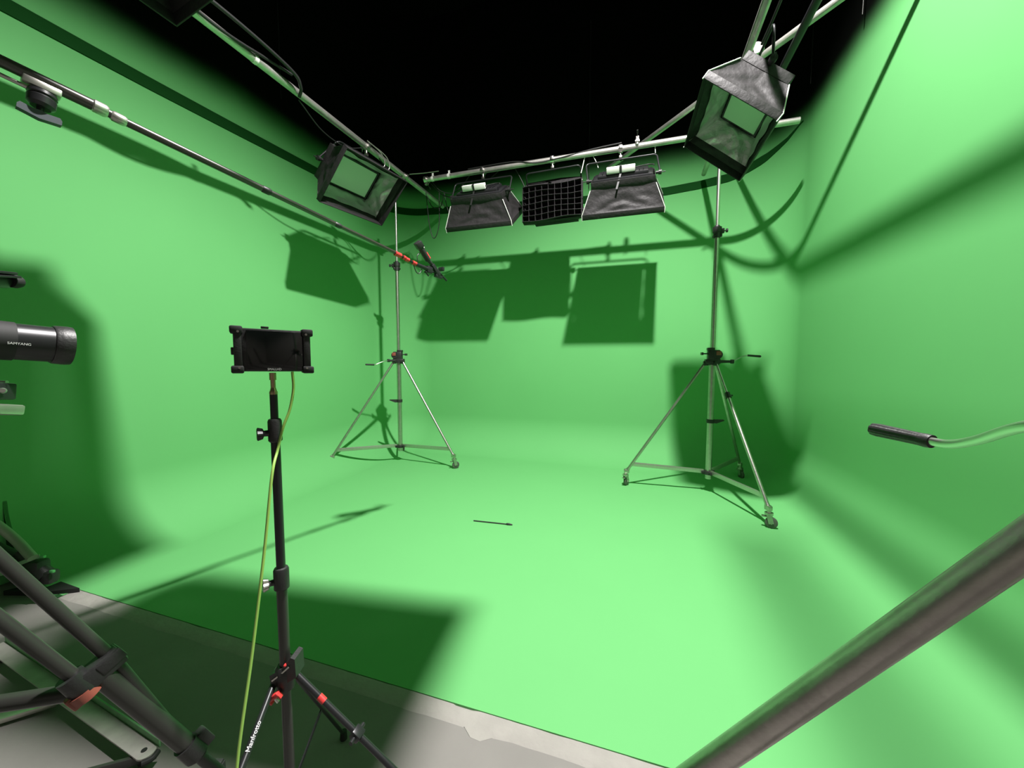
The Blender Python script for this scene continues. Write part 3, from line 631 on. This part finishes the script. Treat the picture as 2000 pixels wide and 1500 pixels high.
sc = mc-mz*mh/2+my*.02-mx*.004; sx0, sy0 = sc.x, sc.y; S = V((sx0, sy0, 0)); Z = V((0, 0, 1))
o = thing('light_stand', (sx0, sy0, 0), 'black light stand with red knob under the field monitor', 'light stand')
zt = mc.z-mh/2
mb = MB(); mb.tube(S+Z*(zt-.002), S+Z*(zt-.022), .0085); mb.tube(S+Z*(zt-.02), S+Z*(zt-.045), .0062); mb.lathe(S+Z*(zt-.062), Z, [(0, .010), (.006, .0105), (.012, .008), (.02, .006)], 16); mb.build('stud', M_BRASS, o)
mb = MB(); mb.tube(S+Z*(zt-.06), S+Z*1.29, .0098, n=20); mb.build('upper_tube', M_BLACKM, o)
mb = MB(); mb.tube(S+Z*1.29, S+Z*.86, .0118, n=20); mb.build('middle_tube', M_BLACKM, o)
mb = MB(); mb.tube(S+Z*.86, S+Z*.10, .0142, n=20); mb.build('lower_tube', M_TRIPOD, o)
kl = (at(500, 850, 1)-at(540, 850, 1)); kl.z = 0; kl.normalize(); kf = (EYE-S); kf.z = 0; kf.normalize(); kd = (kl*.85+kf*.5).normalized()
for zc, rr in ((1.298, .0175), (.868, .020)):
    mb = MB(); mb.lathe(S+Z*(zc-.034), Z, [(0, rr*.8), (.004, rr), (.058, rr), (.064, rr*.86), (.066, rr*.6)], 24); mb.tube(S+Z*(zc-.008), S+Z*(zc-.008)+kd*(rr+.012), .010, .008); cb = mb.build('locking_collar', M_BLACK, o)
    mb = MB(); kc = S+Z*(zc-.008)+kd*(rr+.008)
    u = kd.orthogonal().normalized(); w_ = kd.cross(u); n = 40; vs = []; fs = []
    for al, k in ((0, .35), (.004, .8), (.016, 1), (.018, .8)):
        for j in range(n): th = 2*math.pi*j/n; vs.append(kc+kd*al+(u*math.cos(th)+w_*math.sin(th))*.0165*k*(1+.16*math.cos(5*th)))
    for i in range(3):
        for j in range(n): fs.append((i*n+j, i*n+(j+1) % n, (i+1)*n+(j+1) % n, (i+1)*n+j))
    fs += [tuple(reversed(range(n))), tuple(3*n+j for j in range(n))]
    mb.add(vs, fs); mb.build('knob', M_ALU if zc < 1 else M_BLACKM, cb)
hz = .585
mb = MB(); mb.lathe(S+Z*(hz-.05), Z, [(0, .018), (0, .024), (.03, .026), (.06, .026), (.07, .02)], 24)
rt = V((RT.x, RT.y, 0)); fwd = V((FW.x, FW.y, 0)).normalized()
mb.prism([S+rt*-.03+Z*(hz-.03)-fwd*.02, S+rt*-.035+Z*(hz+.0)-fwd*.02, S+rt*.0+Z*(hz+.02)-fwd*.02, S+rt*.028+Z*(hz+.055)-fwd*.02, S+rt*.04+Z*(hz+.05)-fwd*.02, S+rt*.042+Z*(hz-.005)-fwd*.02, S+rt*.0+Z*(hz-.03)-fwd*.02], fwd*.045)
cb = mb.build('leg_collar', M_BLACK, o)
mb = MB(); mb.bar(S-rt*.026+Z*(hz-.012)-fwd*.0225, S+Z*(hz+.008)-fwd*.0225, Z, .004, .004); mb.bar(S+Z*(hz+.008)-fwd*.0225, S+rt*.024+Z*(hz+.03)-fwd*.0225, Z, .004, .004); mb.build('ridge', M_ALU, cb)
mb = MB(); mb.lathe(S+rt*.013+Z*(hz+.034)-fwd*.026, fwd, [(0, .002), (.002, .004), (.008, .004)], 12); plabel(mb.build('rivet', M_RED, cb), 'red rivet')
mb = MB(); q = S-rt*.014+Z*(hz-.048)-fwd*.035; u = (rt*.8+Z*.6).normalized(); w_ = u.cross(fwd)
mb.box(q, u, w_, fwd, .036, .013, .016, .003)
for k in (-1, 1): mb.box(q+u*k*.016-w_*.008, u, w_, fwd, .006, .014, .014, .002)
plabel(mb.build('knob', M_RED, cb), 'red locking knob')
mb = MB(); mb.tube(q-w_*.003, q-w_*.02, .005); mb.build('screw', M_CHROME, cb)
for k, (px, py, d, r) in enumerate(((770, 1504, 1.075, .0088), (466, 1515, .945, .0088), (600, 1520, 1.17, .006))):
    hinge = S+(rt*.03 if k == 0 else (-rt*.028-fwd*.01 if k == 1 else fwd*.028))+Z*(hz-.008 if k == 0 else hz-.028)
    d1 = at(px, py, d); t_ = (d1-hinge); endp = hinge+t_*((hinge.z-.02)/(hinge.z-d1.z)); lim = .78
    if k == 2: endp = S+fwd*.35+Z*.02
    mb = MB(); side = V((0, 0, 1)).cross(t_).normalized()
    mb.path([hinge, endp], r, 14)
    lg = mb.build('leg', M_BLACKM, o)
    if k == 0:
        t2 = t_.normalized(); a_ = hinge+t2*.095; mb = MB(); mb.lathe(a_, t2, [(0, .0085), (0, .0095), (.022, .0095), (.022, .0085)], 16); plabel(mb.build('tape_band', M_RED, lg), 'red tape band')
        q = hinge+t2*.245; mb = MB(); mb.box(q-fwd*.0, t2, side, t2.cross(side), .03, .03, .026, .004); mb.tube(q-side*.03, q+side*.03, .006); mb.build('brace_joint', M_BLACKM, lg)
    if k == 1:
        t2 = t_.normalized(); q = hinge+t2*.125; tocam = (EYE-q).normalized(); nrm_ = (tocam-t2*tocam.dot(t2)).normalized()
        text('Manfrotto', 'lettering', q+nrm_*.0095, -t2, t2.cross(nrm_), .0155, M_TEXT, lg)
    mb = MB(); mb.tube(endp+Z*.012, endp-Z*.019, .012, .014); mb.build('rubber_foot', M_RUBBER, lg)
    mb = MB(); mb.bar(S+(hinge-S).normalized()*.0+Z*.2, hinge.lerp(endp, .52), Z, .012, .004); mb.build('brace', M_BLACKM, o)
# lime green video cable
gp = [at(571, 726, 1.075), at(573, 760, 1.08), at(566, 800, 1.075), at(553, 835, 1.065), at(542, 880, 1.06), at(531, 930, 1.02), at(516, 1080, .99), at(492, 1280, .95), at(462, 1505, .90), at(455, 1700, .88), V((-.93, .5, .01)), V((-.9, .2, .008)), V((-.7, -.2, .008))]
cable(gp, .0036, 'lime green video cable hanging from the field monitor to the floor', M_GCABLE, 'video_cable', None, 10)

# ------------------------------------------------------------------ cinema camera at the left edge
la_ = eye(-.99, .085, .86); axd = (RT*.46+V((0, 0, 1))*-.035+FW*.89).normalized()
o = thing('cinema_camera', la_-axd*.3, 'black cinema camera entering from the left edge, long lens pointing right', 'camera')
mb = MB(); mb.lathe(la_-axd*.30, axd, [(0, .03), (0, .034), (.10, .035), (.14, .0375), (.145, .0395), (.165, .0395), (.167, .037), (.17, .0385), (.18, .0385), (.184, .0375), (.215, .0375), (.278, .0382)], 48); lens = mb.build('lens_barrel', M_BLACKM, o)
mb = MB(); mb.lathe(la_-axd*.155, axd, [(0, .030), (0, .0395), (.048, .0395), (.048, .036), (.052, .036), (.052, .0395), (.075, .0395), (.075, .03)], 48); mb.build('focus_ring', M_RUBBER, o)
mb = MB(); mb.lathe(la_-axd*.046, axd, [(.018, .036), (.018, .0400), (.021, .0415), (.038, .0425), (.046, .0418), (.046, .037), (.040, .035)], 48); mb.build('lens_hood', M_BLACK, o)
mb = MB(); mb.lathe(la_-axd*.010, axd, [(0, .001), (0, .0365), (.002, .036), (.005, .001)], 40); mb.build('front_glass', M_GLASS, o)
tc = (EYE-la_).normalized(); nl = (tc-axd*tc.dot(axd)).normalized()
text('SAMYANG', 'lettering', la_-axd*.078+nl*.0402+axd.cross(nl)*.004, axd, axd.cross(nl)*-1 if (axd.cross(nl)).z < 0 else axd.cross(nl), .0065, M_TEXT, o)
bx = la_-axd*.40; fz = V((0, 0, 1)); fy = axd.cross(fz).normalized()
mb = MB(); mb.box(bx, axd, fy, fz, .20, .12, .13, .01); mb.box(bx-axd*.02+fz*.15, axd, fy, fz, .05, .03, .05, .006); mb.build('camera_body', M_BLACK, o)
# top handle nose reaching into view above the lens
hp = [at(-150, 530, .70), at(-40, 543, .78), at(12, 548, .83), at(33, 550, .85)]
mb = MB(); mb.path(hp, [.018, .018, .016, .008], 18); mb.bar(at(-120, 520, .70), at(18, 534, .83), (0, 0, 1), .006, .03, .002); mb.bar(at(-120, 532, .69), at(30, 541, .83), (0, 0, 1), .005, .022, .001); mb.build('top_handle', M_BLACKM, o)
mb = MB(); mb.lathe(at(30, 550, .838), (hp[-1]-hp[-2]), [(-.01, .013), (.0, .0145), (.008, .012), (.012, .006)], 20); mb.build('handle_cap', M_RUBBER, o)
# base plate and rod clamp under the lens
ug = (at(20, 800, .8)-at(-100, 800, .74)).normalized()
mb = MB(); mb.bar(at(-120, 795, .70), at(24, 801, .8), (0, 0, 1), .021, .06, .004); plabel(mb.build('base_plate', M_ALU, o), 'silver base plate')
mb = MB(); mb.bar(at(-100, 760, .70), at(12, 765, .79), (0, 0, 1), .034, .04, .004); q = at(4, 764, .765); mb.build('plate_bracket', M_BLACKM, o)
mb = MB(); mb.tube(at(5, 763, .765), at(5, 763, .735), .006, .004); mb.tube(at(-8, 745, .79), at(14, 746, .79), .003); mb.build('screw', M_CHROME, o)

# ------------------------------------------------------------------ tripod under the camera
o = thing('tripod', (-1.30, .28, 0), 'heavy black twin-tube tripod with rust-red locks, lower left', 'tripod')
apex = V((-1.34, .30, 1.27)); J = at(190, 1310, .92); F0 = J+(J-apex)*((J.z-.02)/(apex.z-J.z))
t = (J-apex).normalized(); side = t.cross((EYE-J).normalized()).normalized(); nn = t.cross(side)
mb = MB(); mb.lathe(apex-V((0, 0, .05)), (0, 0, 1), [(0, .05), (0, .07), (.05, .08), (.09, .07), (.12, .05)], 28); mb.build('bowl', M_BLACKM, o)
def tripod_leg(apex, J, F0, side, nn, main):
    t = (J-apex).normalized()
    mb = MB()
    for s_ in (-1, 1): mb.tube(apex+side*s_*.034, J+side*s_*.028, .0135, n=18)
    lg = mb.build('leg', M_TRIPOD, o)
    lo_ = J+t*.02; hi = F0
    mb = MB(); mb.tube(lo_+side*.0, J+t*.36 if main else F0, .022, n=20); mb.tube(lo_-side*.028, J+t*.34 if main else F0, .0125, n=16); mb.build('lower_leg', M_TRIPOD, lg)
    mb = MB(); mb.box(J, t, side, nn, .05, .095, .045, .008); mb.bar(J-side*.05-t*.005, J+side*.0-t*.003, nn, .05, .03, .004)
    mb.lathe(J+side*.032-t*.035, t, [(0, .018), (0, .024), (.05, .026), (.06, .02)], 20); mb.build('clamp_block', M_BLACK, lg)
    mb = MB(); q = J+side*.036+t*.022; mb.lathe(q-t*.012, t, [(0, .019), (0, .0265), (.022, .0275), (.026, .02)], 24); mb.box(q+side*.02, t, side, nn, .035, .02, .02, .004); plabel(mb.build('lock_lever', M_DRED, lg), 'rust-red lock lever')
    e = J+t*.36 if main else F0
    mb = MB(); mb.lathe(e-t*.03, t, [(0, .02), (0, .027), (.05, .028), (.06, .02)], 20); mb.box(e-side*.03, t, side, nn, .05, .03, .03, .005); mb.tube(e, F0 if main else e+t*.02, .014, n=14); mb.build('lower_clamp', M_BLACK, lg)
    f = MB(); f.lathe(V((F0.x, F0.y, .0)), (0, 0, 1), [(0, .03), (0, .038), (.015, .036), (.03, .016)], 20); f.build('foot', M_RUBBER, lg)
tripod_leg(apex, J, F0, side, nn, True)
d1 = (F0-apex); d1.z = 0
mid_c = V((apex.x, apex.y, J.z-.10))
for a in (2*math.pi/3, -2*math.pi/3):
    rot = Matrix.Rotation(a, 3, 'Z'); f2 = V((apex.x, apex.y, 0))+rot@d1; f2.z = .02; J2 = apex.lerp(f2, (apex.z-J.z)/(apex.z-.02)); t2 = (J2-apex).normalized(); s2 = t2.cross(V((0, 0, 1))).normalized()
    tripod_leg(apex, J2, f2, s2, t2.cross(s2), False)
    mb = MB(); mb.tube(mid_c, J2-(J2-apex).normalized()*.0, .011); mb.build('spreader_arm', M_TRIPOD, o)
sp = at(148, 1352, .905); mb = MB(); mb.tube(at(-160, 1398, .88), sp, .0185, n=18); mb.tube(sp, J+t*.03-side*.02, .013); mb.tube(at(-160, 1398, .88), mid_c, .0185); mb.build('spreader_arm', M_TRIPOD, o)
mb = MB(); mb.box(at(158, 1356, .90), RT, UP, FW, .03, .018, .03, .004); mb.box(at(164, 1350, .91), RT, UP, FW, .014, .022, .02, .003); plabel(mb.build('lock_lever', M_DRED, o), 'rust-red spreader lock')
mb = MB(); mb.lathe(mid_c-V((0, 0, .03)), (0, 0, 1), [(0, .02), (0, .04), (.06, .04), (.06, .02)], 20); mb.build('spreader_hub', M_BLACK, o)

# ------------------------------------------------------------------ folding metal frame on the grey floor
A, B = V((-3.05, .96, .0)), V((-1.69, .845, .0)); Cc = V((-2.02, .60, .0)); Dd = V((-2.70, .50, 0))
o = thing('folding_frame', B, 'scuffed metal folding frame lying on the grey floor, green edge up', 'metal frame')
zz = V((0, 0, 1)); t = (B-A).normalized(); sd = zz.cross(t)
mb = MB(); mb.bar(A+zz*.045, B+zz*.045, sd, .058, .006, .001); mb.lathe(B+zz*.0415, zz, [(0, .01), (0, .029), (.006, .029), (.006, .01)], 28); mb.build('side_bar', mat('scuffed_white_metal', (.42, .39, .37), .5, .2, var=.35, vscale=14), o)
mb = MB(); mb.bar(A+zz*.058+sd*.033, B+t*.02+zz*.058+sd*.033, zz, .030, .006, .001); plabel(mb.build('flange', mat('chalky_green_metal', (.16, .36, .17), .6, .1, var=.3, vscale=20), o), 'green painted flange')
mb = MB(); mb.lathe(B-t*.012+zz*.0485, zz, [(0, .008), (0, .009), (.002, .009), (.002, .008)], 20); mb.build('pivot_hole', M_RUBBER, o)
mb = MB(); mb.path(smooth_pts([B+t*.024+sd*.024+zz*.035, B+t*.036+zz*.035, B+t*.024-sd*.024+zz*.035]), .010, 10); mb.build('corner_cap', M_RUBBER, o)
mb = MB(); mb.bar(B+zz*.025, Cc+zz*.025, zz, .030, .014, .002); mb.build('cross_bar', M_TRIPOD, o)
mb = MB(); mb.bar(A.lerp(B, .52)+zz*.02-sd*.01, Dd+zz*.02, sd, .05, .02, .003); mb.build('cross_bar', M_ALU, o)
for q in (A+t*.1, B-t*.02, Cc.lerp(B, .1), Dd):
    mb = MB(); mb.lathe(V((q.x, q.y, 0)), zz, [(0, .012), (0, .018), (.04, .016), (.04, .01)], 14); mb.build('foot', M_RUBBER, o)

# black buckle-shaped cable clip at the bottom edge
q = at(417, 1500, 1.12)
o = thing('floor_bracket', (q.x, q.y, 0), 'small dark U-shaped bracket at the bottom edge, right of the tripod leg', 'bracket')
r_ = V((RT.x, RT.y, 0))
mb = MB(); mb.bar(V((q.x, q.y, 0))+r_*-.022+V((0, 0, q.z+.006)), V((q.x, q.y, 0))+r_*.022+V((0, 0, q.z+.006)), (0, 0, 1), .022, .03, .004); mb.build('crossbar', M_BLACK, o)
for k in (-1, 1):
    mb = MB(); mb.bar(V((q.x, q.y, .0))+r_*.022*k, V((q.x, q.y, q.z+.01))+r_*.02*k, r_, .010, .03, .002); mb.build('leg', M_BLACK, o)

# ------------------------------------------------------------------ clutter by the left wall at the end of the green
o = thing('folded_stand', (-3.45, 1.25, 0), 'folded dark stand with green flat bars lying by the left wall', 'stand')
mb = MB(); mb.path(smooth_pts([at(-50, 998, 2.30), at(-10, 1022, 2.31), at(30, 1054, 2.33), at(64, 1090, 2.31)]), .024, 16); plabel(mb.build('grey_tube', mat('greenish_grey_tube', (.30, .34, .26), .45, .2, var=.2), o), 'greenish grey tube')
for (x0, y0, x1, y1, d) in ((30, 1104, 78, 1085, 2.31), (-30, 1128, 16, 1118, 2.31)):
    mb = MB(); mb.bar(at(x0, y0, d), at(x1, y1, d+.03), (0, 0, 1), .022, .006, .001); mb.build('flat_bar', mat('pale_green_metal', (.22, .42, .22), .5, .2), o)
mb = MB(); mb.tube(at(40, 1078, 2.36), at(92, 1126, 2.36), .03, .045); mb.box(at(70, 1112, 2.36), RT, UP, FW, .11, .12, .08, .02); mb.box(at(94, 1126, 2.36), RT, UP, FW, .09, .08, .07, .02); mb.tube(at(-50, 1055, 2.36), at(50, 1104, 2.36), .045); mb.build('dark_head', M_BLACK, o)
for (x, y) in ((84, 1087), (102, 1116)):
    mb = MB(); mb.box(at(x, y, 2.33), RT, UP, FW, .024, .016, .016, .003); mb.build('small_clip', M_GBAR, o)
mb = MB(); mb.prism([(-3.66, 1.415, -.004), (-3.36, 1.405, -.004), (-3.50, 1.32, -.004), (-3.78, 1.24, -.004)], (0, 0, .03)); tag(mb.build('shadow_wedge', M_RUBBER), 'flat black wedge standing in for the shadow at the end of the green floor', 'painted shadow')  # black wedge put in for the shadow under the cove's end

# thin dark rod lying on the green floor
mb = MB(); mb.tube((-1.382, 3.157, .006), (-1.03, 3.182, .006), .005, n=10); mb.lathe((-1.075, 3.178, .007), (1, .07, 0), [(0, .006), (.01, .010), (.03, .010), (.06, .003)], 12)
tag(mb.build('floor_rod', M_CABLE), 'thin dark rod lying alone in the middle of the green floor', 'rod')
